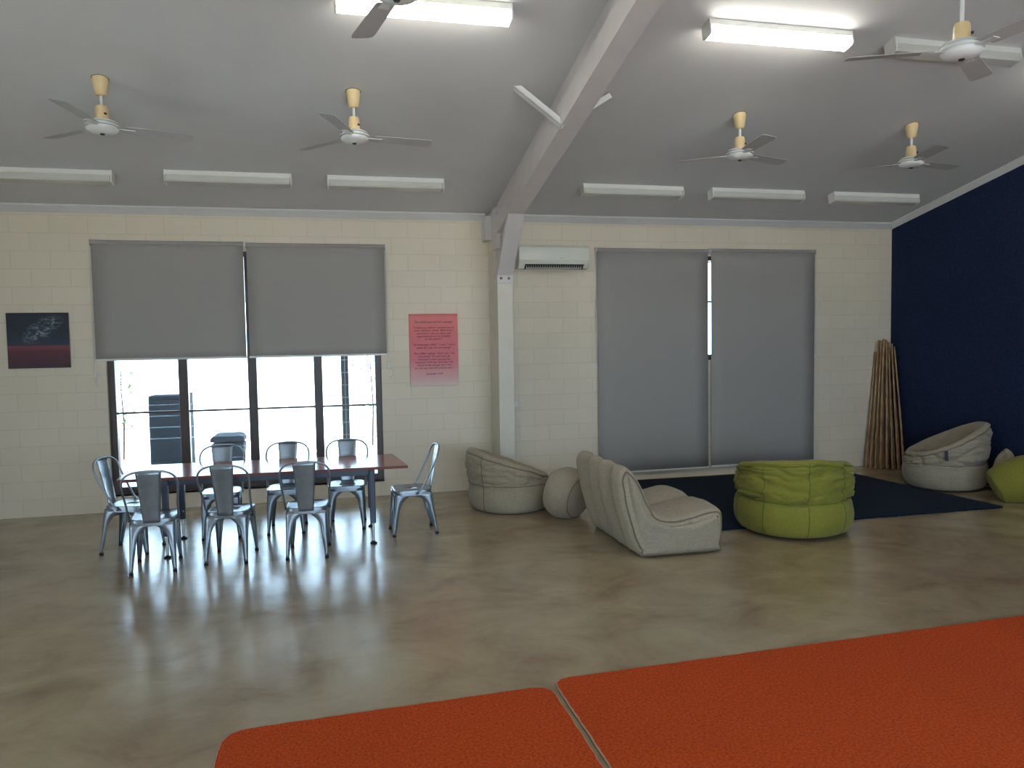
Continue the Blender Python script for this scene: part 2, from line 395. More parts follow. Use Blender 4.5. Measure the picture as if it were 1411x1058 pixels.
# haunch: sloped front flange and web behind
hz0, hz1 = 2.70, cz(8.42)-.42
hm = MB()
hm.prism([(9.05, hz0-.02), (8.42, hz1), (8.48, hz1+.02), (9.10, hz0+.04)], 'x', X0, X1)
PL(hm).build('haunch_flange', STEELW, pf, bevel=.003)
PL(MB().prism([(9.1, hz0), (9.3, hz0), (9.3, cz(9.3)-.3), (8.5, cz(8.5)-.38)], 'x', 2.05, 2.11)).build('haunch_web', STEELW, pf)
PL(MB().box(X0-.002, X0+.05, 9.05, 9.30, 3.02, cz(9.05)-.10)).build('side_plate', STEELW, pf, bevel=.003)
PL(MB().box(X0-.07, X0+.03, 9.40, 9.60, 3.16, 3.46)).build('purlin_cleat', STEELW, pf, bevel=.01)
PL(MB().box(X0-.004, X1+.004, 9.035, 9.05, 2.60, 2.725)).build('splice_plate', STEELW, pf, bevel=.003)
for bx in (2.03, 2.125):
    b = MB().lathe([(.018, 0), (.018, .008), (.010, .014), (.010, .018)], seg=6)
    b.v = [(x+bx, 9.036-z, y+2.662) for x, y, z in b.v]; PL(b).build('bolt', CHROME, pf)
def brace(p, q, wd=.075):
    p, q = Vector(p), Vector(q); d = (q-p).normalized(); s = Vector((0, 1, 0)); n = d.cross(s).normalized()
    m = MB()
    for a0, a1, b0, b1 in ((-wd/2, wd/2, 0, .008), (-wd/2, -wd/2+.008, 0, .05)):
        vs = []
        for c in (p, q):
            for a_, b_ in ((a0, b0), (a1, b0), (a1, b1), (a0, b1)): vs.append(c+s*a_+n*b_)
        m.add(vs, [(0,1,2,3),(4,7,6,5),(0,4,5,1),(1,5,6,2),(2,6,7,3),(3,7,4,0)])
    return PL(m)
for yb in (6.42, 3.2):
    zc = cz(yb+.2)
    for sx, off in ((-1, .39), (1, .36)):
        xe = X0 if sx < 0 else X1
        brace((xe+sx*off*.92, yb+.22, zc+.0), (xe-sx*.02 if sx < 0 else 2.112, yb, cz(yb)-(.43 if sx < 0 else .31))).build('fly_brace', TRIMW, pf)

# ------------------------------------------------------------ roller blinds
def blind(name, x0, x1, ztop, zbot, chain_side, label, group, chain_len=.1, cz_end=None):
    r = empty(name, ((x0+x1)/2, D-.04, zbot)); tag(r, label, 'blind', group)
    w2 = (x1-x0)/2; h = ztop-zbot
    n = 14; G = []
    for i in range(9):
        x = -w2+.006+(2*w2-.012)*i/8
        G.append([(x, .012*sin(i*.9)*.1, .02+(h-.05)*j/n) for j in range(n+1)])
    MB().grid(G).build('fabric', BLIND, r, smooth=True, solid=.0015)
    t = MB().lathe([(.026, -w2), (.026, w2)], seg=20); t.v = [(z, x+.012, y+h-.03) for x, y, z in t.v]
    t.build('roller_tube', BLIND, r, smooth='auto')
    MB().box(-w2, w2, -.010, .008, 0, .024).build('bottom_rail', FIX, r, bevel=.004)
    for sx in (-1, 1):
        MB().box(min(sx*w2, sx*(w2+.012)), max(sx*w2, sx*(w2+.012)), -.022, .038, h-.065, h).build('bracket', DIFF if sx == chain_side else TRIMW, r, bevel=.003)
    if chain_side:
        cx = chain_side*(w2+.014); ze = cz_end-zbot
        ch = MB().tube([(cx, -.012, h-.04), (cx, -.012, ze+.03)], .003, 5).tube([(cx, .014, h-.04), (cx, .014, ze+.03)], .003, 5)
        pts = [(cx, .001+.013*cos(a), ze+.03-.02*sin(a)) for a in [pi*k/8 for k in range(9)]]
        ch.tube(pts, .003, 5); ch.build('bead_chain', TRIMW, r)
        MB().box(cx-.014, cx+.014, .008, .037, ze-.03, ze+.04).build('chain_tensioner', FIX, r, bevel=.004)
    return r
blind('roller_blind', -2.595, -.952, 3.13, 1.755, -1, 'grey roller blind half down over the left side of the table window', None, cz_end=1.60)
blind('roller_blind', -.928, .690, 3.12, 1.755, 1, 'grey roller blind half down over the window, nearer the pink poster', None, cz_end=1.62)
blind('roller_blind', 3.44, 5.045, 3.11, .11, -1, 'full length grey roller blind beside the air conditioner', None, cz_end=1.55)
blind('roller_blind', 5.078, 6.69, 3.12, .12, 1, 'full length grey roller blind nearer the bamboo poles', None, cz_end=1.62)
for i, (x, z, s, lb) in enumerate(((-2.55, 1.60, 1, 'small white cord hook beside the left edge of the table window'), (.735, 1.62, -1, 'small white cord hook between the window and the pink poster'))):
    pts = [(s*.0+.028*cos(a)*s, 0, .06*sin(a)) for a in [radians(60+k*24) for k in range(11)]]
    tag(MB().tube(pts, .005, 6).build('cord_hook', TRIMW, None, True, loc=(x-.03 if i == 0 else x, D-.010, z-.08)), lb, 'hook')

# ------------------------------------------------------------ wall things
def framed(name, x0, x1, z0, z1, mat, label, cat, dep=.03):
    r = empty(name, ((x0+x1)/2, D, z0)); tag(r, label, cat)
    MB().box(-(x1-x0)/2, (x1-x0)/2, -dep, -.001, 0, z1-z0).build('canvas', mat, r, bevel=.003); return r
framed('painting', -3.485, -2.86, 1.69, 2.31, PAINTING, 'dark night sky painting with pale swirl over red ground', 'painting')
po = framed('poster', .972, 1.582, 1.365, 2.262, POSTER, 'pink canvas print with dark lettering beside the window', 'poster')
def text_mesh(s, size, name, mat, parent, loc, align='CENTER'):
    cu = bpy.data.curves.new('t', 'FONT'); cu.body = s; cu.size = size; cu.align_x = align; cu.extrude = .0006
    cu.space_character = 1.12; cu.offset = size*.012
    o = bpy.data.objects.new('t', cu); COL.objects.link(o); dg = bpy.context.evaluated_depsgraph_get()
    me = bpy.data.meshes.new_from_object(o.evaluated_get(dg)); bpy.data.objects.remove(o)
    me.transform(Matrix.Rotation(pi/2, 4, 'X')); me.materials.clear(); me.materials.append(mat)
    t = bpy.data.objects.new(name, me); COL.objects.link(t); t.parent = parent; t.location = loc; return t
lines = [('The LORD gave me this message:', .785), ('\u201cI knew you before I formed you in', .715), ('your mother\u2019s womb. Before you', .680), ('were born I set you apart and', .643), ('appointed you as my prophet', .608), ('to the nations.\u201d', .572),
         ('\u201cO Sovereign LORD,\u201d I said, \u201cI can\u2019t', .502), ('speak for you! I\u2019m too young!\u201d', .464),
         ('The LORD replied, \u201cDon\u2019t say, \u2018I\u2019m', .392), ('too young,\u2019 for you must go', .356), ('wherever I send you and say', .318), ('whatever I tell you. And don\u2019t be', .282), ('afraid of the people, for I will', .246), ('be with you and will protect you.\u201d', .210),
         ('Jeremiah 1:4-8', .136)]
for s, z in lines: text_mesh(s, .031, 'lettering', INK, po, (0, -.0312, z))
# power outlet, switch
o = empty('power_outlet', (1.70, D, .50)); tag(o, 'white double power outlet low on the wall behind the bean chair', 'outlet')
MB().box(-.07, .07, -.012, -.001, -.04, .04).build('face_plate', FIX, o, bevel=.003)
for sx in (-.03, .03): MB().box(sx-.012, sx+.012, -.014, -.010, -.02, .012).build('socket', DIFF, o)
o = empty('wall_switch', (2.29, D, 1.09)); tag(o, 'small white switch box on the wall right of the column', 'switch')
MB().box(-.05, .06, -.04, -.001, -.035, .035).build('switch_box', FIX, o, bevel=.004)
MB().box(-.02, .02, -.046, -.040, -.012, .012).build('rocker', TRIMW, o)
# air conditioner
ac = empty('air_conditioner', (2.85, D, 2.82)); tag(ac, 'white split system air conditioner on the wall beside the column', 'air conditioner')
prof = [(-.001, .0), (-.001, .29), (-.15, .29), (-.19, .27), (-.205, .20), (-.21, .10), (-.195, .045), (-.15, .0)]
MB().prism(prof, 'x', -.50, .44).build('casing', ACW, ac, smooth='auto', bevel=.006)
MB().prism([(-.192, .07), (-.2135, .10), (-.209, .20), (-.195, .265), (-.16, .293), (-.155, .29), (-.190, .262), (-.204, .20), (-.208, .10), (-.188, .075)], 'x', -.49, .43).build('front_panel', ACW, ac, smooth='auto')
MB().prism([(-.05, -.002), (-.150, -.002), (-.200, .040), (-.203, .052), (-.16, .03)], 'x', -.42, .36).build('air_outlet', BLACK, ac)
MB().prism([(-.11, -.012), (-.17, .006), (-.172, .012), (-.11, -.006)], 'x', -.40, .34).build('louvre_flap', DIFF, ac)
for k in range(26): MB().box(-.40+k*.03, -.396+k*.03, -.198, -.15, .012, .04).build('vane', DIFF, ac)
MB().box(.02, .09, -.2165, -.212, .125, .135).build('badge', DIFF, ac)

# ------------------------------------------------------------ fluorescent fittings
def fitting(lit, n):
    r = empty('fluorescent_light')
    L = 1.245
    sec = lambda a: a
    MB().prism([(-.065, 0), (.065, 0), (.065, -.05), (-.065, -.05)], 'x', -L/2, L/2).build('housing', FIX, r, bevel=.003)
    pr = [(-.061, -.05), (-.061, -.098), (-.048, -.114), (.048, -.114), (.061, -.098), (.061, -.05)]
    MB().prism(pr, 'x', -L/2+.012, L/2-.012).build('diffuser', LIT if lit else DIFF, r, smooth='auto')
    for s in (-1, 1):
        ec = [(-.068, .0), (.068, .0), (.068, -.10), (.052, -.12), (-.052, -.12), (-.068, -.10)]
        a = s*L/2; MB().prism(ec, 'x', a-.006 if s > 0 else a-.008, a+.008 if s > 0 else a+.006).build('end_cap', FIX, r, bevel=.002)
    return r
off0 = fitting(False, 0); on0 = fitting(True, 0); used = {0: False, 1: False}
def put_light(x, y, lit, label, group):
    src = on0 if lit else off0
    o = src if not used[lit] else copy_tree(src); used[lit] = True
    o.location = (x, y, cz(y)); o.rotation_euler = (-TH if y > RIDGE else TH, 0, 0)
    tag(o, label, 'ceiling light', group)
G1 = 'unlit fluorescent fittings along the far side of the ceiling'
put_light(-2.73, 8.68, 0, 'unlit white ceiling batten at the left edge of the far row', G1)
put_light(-.97, 8.62, 0, 'unlit white ceiling batten above the left blind of the table window', G1)
put_light(.66, 8.62, 0, 'unlit white ceiling batten just left of the sloping beam', G1)
put_light(3.55, 8.62, 0, 'unlit white ceiling batten just right of the beam, above the air conditioner side', G1)
put_light(5.19, 8.62, 0, 'unlit white ceiling batten, middle one right of the beam', G1)
put_light(6.87, 8.62, 0, 'unlit white ceiling batten nearest the navy wall', G1)
G2 = 'lit fluorescent fittings in the near ceiling row'
put_light(.73, 5.58, 1, 'glowing fluorescent light behind the near fan blade at the top', G2)
put_light(3.53, 5.55, 1, 'glowing fluorescent light to the right of the sloping beam', G2)
put_light(6.87, 5.55, 1, 'glowing fluorescent light near the navy wall at the right edge', G2)
put_light(5.21, 5.58, 0, 'large unlit batten behind the near right ceiling fan', 'unlit fittings in the near ceiling row')

# ------------------------------------------------------------ ceiling fans
def fan_parts(drop, name='ceiling_fan'):
    # origin at the motor; drop = height from motor centre to ceiling
    r = empty(name)
    tilt = -tan(TH)
    cp = MB().lathe([(.034, -.135), (.040, -.125), (.046, -.118), (.060, -.02), (.062, .004)], (0, 0, drop), 24)
    cp.v = [(x, y, z+(y*tilt if z > drop-.03 else 0)) for x, y, z in cp.v]
    cp.build('canopy', YEL, r, smooth='auto')
    k = MB().lathe([(.066, 0), (.066, .008)], (0, 0, drop), 24); k.v = [(x, y, z+y*tilt-.002) for x, y, z in k.v]; k.build('ceiling_plate', BLACK, r)
    MB().lathe([(.0125, .16), (.0125, drop-.12)], seg=12).build('downrod', FANW, r, smooth='auto')
    lc = MB().lathe([(.050, .045), (.052, .06), (.048, .15), (.040, .168), (.02, .172)], seg=24).build('lower_cover', YEL, r, smooth='auto')
    hs = MB().lathe([(.012, -.012), (.012, .0)], seg=12); hs.v = [(x*.9+.036, y*1.4-.036, z+.105) for x, y, z in hs.v]
    hs.v = [(x, y, z) for x, y, z in hs.v]; hs.build('switch_knob', BLACK, r)
    MB().lathe([(.02, -.052), (.07, -.050), (.105, -.036), (.120, -.020), (.122, -.012), (.108, -.008), (.108, .002), (.128, .006), (.128, .016), (.108, .020), (.106, .028), (.120, .032), (.108, .046), (.05, .052)], seg=40).build('motor', FANW, r, smooth='auto')
    MB().lathe([(.006, -.062), (.016, -.060), (.02, -.052), (.02, -.046)], seg=14).build('hub_cap', BLACK, r, smooth='auto')
    for b in range(3):
        a = 2*pi*b/3
        br = MB()
        def T(x, y, z): return (x*cos(a)-y*sin(a), x*sin(a)+y*cos(a), z)
        pts = [(.10, -.018), (.19, -.026), (.24, -.03), (.24, .03), (.19, .026), (.10, .018)]
        m = MB().prism(pts, 'z', -.006, .0); m.v = [T(*q) for q in m.v]; bo = m.build('blade_bracket', FANW, r)
        out = [(.17, -.052), (.20, -.058), (.64, -.070), (.675, -.064), (.69, -.045), (.69, .045), (.675, .064), (.64, .070), (.20, .058), (.17, .052)]
        m = MB().prism(out, 'z', .0, .004); m.v = [T(x, y, z-y*.18) for x, y, z in m.v]; m.build('fan_blade', BLADE, r, bevel=.001)
    return r
fs = fan_parts(.385); fl = fan_parts(.945)
HZ = 3.682
fans = [(fs, -1.73, 6.87, 20, 'cream and white ceiling fan, leftmost of the far row'), (fs, .262, 6.85, 10, 'cream and white ceiling fan, left of the sloping beam in the far row'),
        (fs, 3.95, 6.86, 22, 'cream and white ceiling fan, first right of the beam in the far row'), (fs, 5.92, 6.87, 12, 'cream and white ceiling fan nearest the navy wall'),
        (fl, 3.925, 4.135, 36, 'large near ceiling fan on a long white rod at upper right'), (fl, .385, 4.03, 102.5, 'near ceiling fan cut off by the top edge, one blade hanging in view')]
seen = set()
for src, x, y, a, lb in fans:
    o = src if src.name not in seen else copy_tree(src); seen.add(src.name)
    o.location = (x, y, HZ if src is fs else HZ+.0)
    if src is fl: o.location.z = cz(y)-.945
    else: o.location.z = cz(y)-.385
    o['fan_angle'] = a
    for ch in kids(o):
        if ch.name.startswith(('fan_blade', 'blade_bracket')): ch.rotation_euler = (0, 0, radians(a))
    del o['fan_angle']
    tag(o, lb, 'ceiling fan', 'ceiling fans' )

# ------------------------------------------------------------ metal chairs
def chair_proto():
    r = empty('metal_chair')
    # seat pan, gently dished, rounded corners
    def outline(s=1., n=40):
        P = []
        for k in range(n):
            a = 2*pi*k/n; c, d = cos(a), sin(a); e = 2/5.
            x = .182*abs(c)**e*(1 if c > 0 else -1); y = .186*abs(d)**e*(1 if d > 0 else -1)
            x *= 1+.05*(y/.19)
            P.append((x*s, y*s))
        return P
    levels = [(.02, .441), (.5, .442), (.86, .447), (.95, .452), (1., .448), (1.006, .440), (1.0, .400), (.985, .398)]
    G = [[(x, y+.005, z) for x, y in outline(s)]+[(outline(s)[0][0], outline(s)[0][1]+.005, z)] for s, z in levels]
    MB().grid(G).build('seat', GALV, r, smooth='auto', solid=.003)
    # four tapered folded-sheet legs whose flared tops meet as arches under the seat
    for sx in (-1, 1):
        for sy in (-1, 1):
            N = 12; G = []
            for i in range(N+1):
                t = i/N; z = .425*(1-t)+.012*t
                cx = sx*(.176+.004*t); cy = sy*(.180+(.055 if sy < 0 else .030)*t**1.0)+.005
                wd = .024+.048*(1-t)+.118*max(0, (.36-t)/.36)**2.2
                q = min(.022, wd*.5)
                ring = [(cx-sx*wd, cy), (cx-sx*wd*.5, cy+sy*.002), (cx-sx*q, cy+sy*.003), (cx-sx*q*.3, cy-sy*q*.3+sy*.003), (cx+sx*.002, cy-sy*q), (cx+sx*.001, cy-sy*wd*.5), (cx, cy-sy*wd)]
                G.append([(x, y, z) for x, y in ring])
            lg = MB().grid(G).build('leg', GALV, r, smooth=True, solid=.004)
            cx = sx*.180-sx*.011; cy = sy*(.180+(.055 if sy < 0 else .030))+.005-sy*.011
            MB().lathe([(.016, 0), (.018, .004), (.017, .024), (.012, .026)], (cx, cy, 0), 12).build('foot_cap', RUBBER, lg, smooth='auto')
    br = MB()
    for s in (-1, 1):
        br.tube([(-.17*s, -.165, .345), (-.06*s, -.05, .372), (.06*s, .06, .372), (.17*s, .175, .345)], .006, 6)
    br.build('cross_brace', TLEG, r, True)
    # back hoop
    pts = []
    key = [(.192, -.02, .418), (.197, -.075, .47), (.203, -.14, .59), (.214, -.195, .70), (.216, -.222, .765), (.200, -.240, .815), (.160, -.256, .852), (.095, -.267, .872), (0, -.272, .878)]
    K = [Vector(k) for k in key]; K = K+[Vector((-k.x, k.y, k.z)) for k in K[-2::-1]]
    for i in range(len(K)-1):
        p0, p1, p2, p3 = K[max(i-1, 0)], K[i], K[i+1], K[min(i+2, len(K)-1)]
        for t in (0, .25, .5, .75):
            pts.append(.5*((2*p1)+(-p0+p2)*t+(2*p0-5*p1+4*p2-p3)*t*t+(-p0+3*p1-3*p2+p3)*t**3))
    pts.append(K[-1])
    MB().tube(pts, .0095, 8).build('back_frame', GALV, r, True)
    # back splat: tapered sheet with a soft curve
    G = []
    for i in range(15):
        t = i/14; z = .425+.45*t; y = -.183-.018*sin(t*pi)*0-.087*t**1.15; hw = .066+.034*t
        G.append([(hw*u, y-.012*(1-u*u), z) for u in [-1+2*j/8 for j in range(9)]])
    MB().grid(G).build('backrest', GALV, r, True, solid=.004)
    for s in (-1, 1):
        k = MB().lathe([(.011, 0), (.011, .006), (.005, .008)], seg=10); k.v = [(s*(.198+z), x-.035, y+.425) for x, y, z in k.v]; k.build('rivet', TLEG, r)
    return r
ch0 = chair_proto(); first = True
chairs = [(-1.515, 7.11, 4, 'steel chair with its back to the room, leftmost of the three on the near side'),
          (-.905, 7.215, -7, 'steel chair with its back to the room, middle of the near side of the table'),
          (-.235, 7.185, -3, 'steel chair with its back to the room, rightmost of the three on the near side'),
          (-1.845, 7.76, -104, 'steel chair at the left end of the table in front of the window frame'),
          (.765, 7.69, 92, 'steel chair standing apart at the right end of the table'),
          (-1.10, 8.14, 183, 'steel chair on the window side of the table, leftmost of three'),
          (-.47, 8.14, 178, 'steel chair on the window side of the table, middle of three'),
          (.135, 8.14, 176, 'steel chair on the window side of the table, nearest the right end')]
for x, y, a, lb in chairs:
    o = ch0 if first else copy_tree(ch0); first = False
    o.location = (x, y, 0); o.rotation_euler = (0, 0, radians(a)); tag(o, lb, 'chair', 'metal chairs around the long table')

# ------------------------------------------------------------ table
tb = empty('dining_table', (-.6, 7.72, 0), radians(-1.2)); tag(tb, 'long reddish brown topped table with slim dark metal legs by the window', 'table')
tp = [(-1.25, -.42), (1.30, -.405), (1.20, .41), (-1.33, .43)]
MB().prism(tp, 'z', .716, .74).build('tabletop', TABLET, tb, bevel=.003)
ed = MB()
for i in range(4):
    a = Vector(tp[i]); b = Vector(tp[(i+1) % 4]); d = (b-a).normalized(); n = Vector((d.y, -d.x))*.004
    ed.prism([a, b, b+n, a+n], 'z', .714, .7385)
ed.build('edge_band', TABLEE, tb)
MB().box(-.94, .96, -.345, -.315, .655, .714).build('apron', TLEG, tb, bevel=.003)
MB().box(-.94, .96, .325, .355, .655, .714).build('apron', TLEG, tb, bevel=.003)
for sx, lx in ((-1, -.87), (1, .965)):
    MB().box(lx-.02, lx+.02, -.35, .36, .655, .70).build('end_rail', TLEG, tb, bevel=.003)
    for ly in (-.37, .33):
        lg = MB().box(lx-.027, lx+.027, ly-.027, ly+.027, .20, .714).build('leg', TLEG, tb, bevel=.008)
        MB().lathe([(.0125, .03), (.0125, .20)], (lx, ly, 0), 12).build('leg_extension', CHROME, lg, smooth='auto')
        MB().lathe([(.032, 0), (.034, .006), (.026, .016), (.012, .022), (.012, .036)], (lx, ly, 0), 16).build('levelling_foot', RUBBER, lg, smooth='auto')

# ------------------------------------------------------------ bean bags
def spline(P, n):
    P = [Vector(p) for p in P]; out = []
    for i in range(len(P)-1):
        p0, p1, p2, p3 = P[max(i-1, 0)], P[i], P[i+1], P[min(i+2, len(P)-1)]
        for k in range(n):
            t = k/n; out.append(.5*((2*p1)+(-p0+p2)*t+(2*p0-5*p1+4*p2-p3)*t*t+(-p0+3*p1-3*p2+p3)*t**3))
    out.append(P[-1]); return out
def tub(loc, rz, mat, pip, label, cat, R=.5, dy=1., hb=.72, hf=.36, lean=.06, seam=.31, tagside=None, seed=0, rimw=.16, name='bean_bag_chair', crease=1., sweep=1.4, waist=.985, pseams=()):
    r = empty(name, loc, radians(rz)); tag(r, label, cat)
    NA = 160; SP = 8; G = []; seams = []
    for i in range(NA):
        th = 2*pi*i/NA                      # th=0 front (+y)
        fx, fy = sin(th), cos(th)
        s = ((1-fy)/2)**sweep
        h = hf+(hb-hf)*s
        ro = 1+.02*cos(3*th+seed)
        out = lean*s
        key = [(.0, .004), (.72*R, .002), (.90*R, .012), (.985*R, .07), (1.02*R, .17), (1.0*R, seam*.86), (waist*R+out*.15, seam), (1.0*R+out*.4, seam+.06*(h/hb)),
               (1.0*R+out*.8, seam+(h-seam)*.55), (.97*R+out, h-.085), (.945*R+out, h-.06), (.93*R+out, h-.025), (.88*R+out-.02, h), (.82*R+out-.04, h-.02),
               (.78*R+out*.6-rimw*.35, h-.08), (.66*R-rimw*.2, min(h-.12, .42)), (.5*R, .30), (.2*R, .29), (0, .29)]
        if h < seam+.2:
            key[6] = ((waist+.004)*R, min(seam, h-.14)); key[5] = (.995*R, min(seam, h-.14)-.04); key[7] = (.985*R, h-.11); key[8] = (.98*R, h-.095)
        P = spline([(a, b, 0) for a, b in key], SP)
        ring = []
        for j, p in enumerate(P):
            x, y, z = p.x*fx*ro, p.x*fy*ro*dy, p.y
            u = j/SP
            # vertical seams: shallow grooves every 45 degrees
            g = abs(((th/(2*pi)*10+.35) % 1)-.5)*2
            amp = 0
            if 2 < u < 13:
                amp -= .010*max(0, 1-(1-g)*9) if g > .88 else 0
                # gathered creases between seam and rim
                if 5.5 < u < 11:
                    n1 = noise.noise(Vector((th*2.2+seed*7, z*17, seed)))
                    w = min(1, (u-5.5)*1.5)*min(1, (11-u)*1.2)
                    r1 = abs(noise.noise(Vector((fx*1.6+seed, fy*1.6, z*11+seed)))); r2 = abs(noise.noise(Vector((fx*3+seed, fy*3, z*19+seed*2))))
                    amp += w*crease*(.016*n1+.030*min(1, r1/.22)-.030+.012*min(1, r2/.2)-.012)
                amp += .010*noise.noise(Vector((x*6, y*6, z*6+seed)))
            if u >= 13 and u < 16.5:
                amp -= .022*max(0, sin(th*8))*max(0, sin(u*2.4))
            x += fx*amp; y += fy*amp*dy
            if j in (0, len(P)-1): x = y = 0
            z2 = max(0, z+(.012*noise.noise(Vector((x*5, y*5, seed+5))) if u > 9 else 0))
            ring.append((x, y, z2))
        G.append(ring); seams.append((ring[int(SP*10.4)], ring[SP*6], ring[SP*3]))
    o = MB().grid(G, True).build('cover', mat, r, True)
    for nm, k, rad in (('rim_piping', 0, .006), ('base_piping', 1, .005)):
        MB().tube([q[k] for q in seams], rad, 6, closed=True).build(nm, pip, r, True)
    for a in pseams:
        g = G[int(a/360*NA) % NA]; MB().tube([g[k] for k in range(SP*2, SP*11+1)], .005, 6).build('panel_seam', pip, r, True)
    if tagside is not None:
        th = radians(tagside); ix = int(th/(2*pi)*NA) % NA
        p = Vector(G[ix][SP*8]); n = Vector((sin(th), cos(th), 0)); tn = Vector((cos(th), -sin(th), 0))
        m = MB(); vs = []
        for dd in (.0, .012):
            for a, b in ((-.018, -.06), (.018, -.06), (.026, .06), (-.010, .06)): vs.append(p+n*(dd+.006)+tn*a+Vector((0, 0, b)))
        m.add(vs, [(0,1,2,3),(4,7,6,5),(0,4,5,1),(1,5,6,2),(2,6,7,3),(3,7,4,0)]); m.build('fabric_tag', BLACK, r)
    return r
tub((1.98, 8.53, 0), -86, GREYF, GREYP, 'grey tub bean bag chair facing away beside the column', 'bean bag', R=.47, hb=.70, hf=.38, lean=.05, seed=1, dy=1.0, sweep=1.0, crease=.45, waist=1.0, pseams=(148, 212))
tub((4.42, 6.68, .02), -20, GREENF, GREENP, 'large green bean bag chair seen from behind on the navy rug edge', 'bean bag', R=.55, hb=.74, hf=.52, lean=.03, seed=2, seam=.33, sweep=.8, crease=1.25, waist=.955, pseams=(95, 135, 178, 222, 265))
tub((7.42, 8.00, .018), 60, GREYF, GREYP, 'grey tub bean bag chair with black tag in front of the navy wall', 'bean bag', R=.48, hb=.80, hf=.42, lean=.05, seed=3, tagside=280, crease=.8, dy=.97, sweep=1.3, pseams=(150,))
# drum ottomans lying on their side
def drum(loc, rz, tilt, mat, pip, label, R=.29, L=.42, name='bean_bag_ottoman'):
    r = empty(name, loc, radians(rz)); tag(r, label, 'ottoman')
    prof = spline([(0, -L*.5-.045, 0), (R*.5, -L*.5-.04, 0), (R*.86, -L*.5-.008, 0), (R*.98, -L*.38, 0), (R*1.06, -L*.15, 0), (R*1.06, L*.15, 0), (R*.98, L*.38, 0), (R*.86, L*.5+.008, 0), (R*.5, L*.5+.04, 0), (0, L*.5+.045, 0)], 4)
    NA = 48; G = []
    rot = Matrix.Rotation(radians(tilt), 3, 'X')
    for i in range(NA):
        a = 2*pi*i/NA; ring = []
        for p in prof:
            q = Vector((p.x*cos(a), p.y, p.x*sin(a)*.94)); q = rot @ q
            q += q.normalized()*.012*noise.noise(q*6+Vector((rz, 0, 0)))
            q.z += R*.90
            if q.z < .0: q.z = q.z*.0
            ring.append(q)
        G.append(ring)
    zmin = min(q.z for g in G for q in g)
    G = [[(q.x, q.y, q.z-zmin) for q in g] for g in G]
    MB().grid(G, True).build('cover', mat, r, True)
    for k in (8, len(prof)-9): MB().tube([g[k] for g in G], .006, 6, closed=True).build('piping', pip, r, True)
    return r
drum((2.46, 7.86, 0), 40, 12, GREYF, GREYP, 'grey drum ottoman wedged between the tub chair and the double lounger', R=.28, L=.30)
drum((7.58, 7.08, 0), 55, -28, GREENF, GREENP, 'green drum ottoman at the right edge beside the grey tub chair', R=.25, L=.46)
# low grey bean bag against the navy wall
def lowbag(loc, rz, mat, pip, label, sx, sy, sz):
    r = empty('bean_bag_cushion', loc, radians(rz)); tag(r, label, 'bean bag')
    NA = 40; G = []
    for i in range(NA):
        a = 2*pi*i/NA; ring = []
        for j in range(17):
            b = -pi/2+pi*j/16
            c = abs(cos(b))**.7
            z = sz*(.5+.5*sin(b)) if b > 0 else sz*.5*(1-abs(sin(b))**1.6)
            q = Vector((sx*c*cos(a), sy*c*sin(a), z)); q += Vector((cos(a), sin(a), 0))*.012*noise.noise(q*5)
            q.z = max(0, q.z*(1+.12*cos(a))); ring.append(q)
        G.append(ring)
    MB().grid(G, True).build('cover', mat, r, True)
    MB().tube([g[8] for g in G], .006, 6, closed=True).build('piping', pip, r, True)
lowbag((7.82, 7.49, 0), 20, GREYF, GREYP, 'low grey bean cushion squeezed between the tub chair, green ottoman and navy wall', .13, .13, .47)

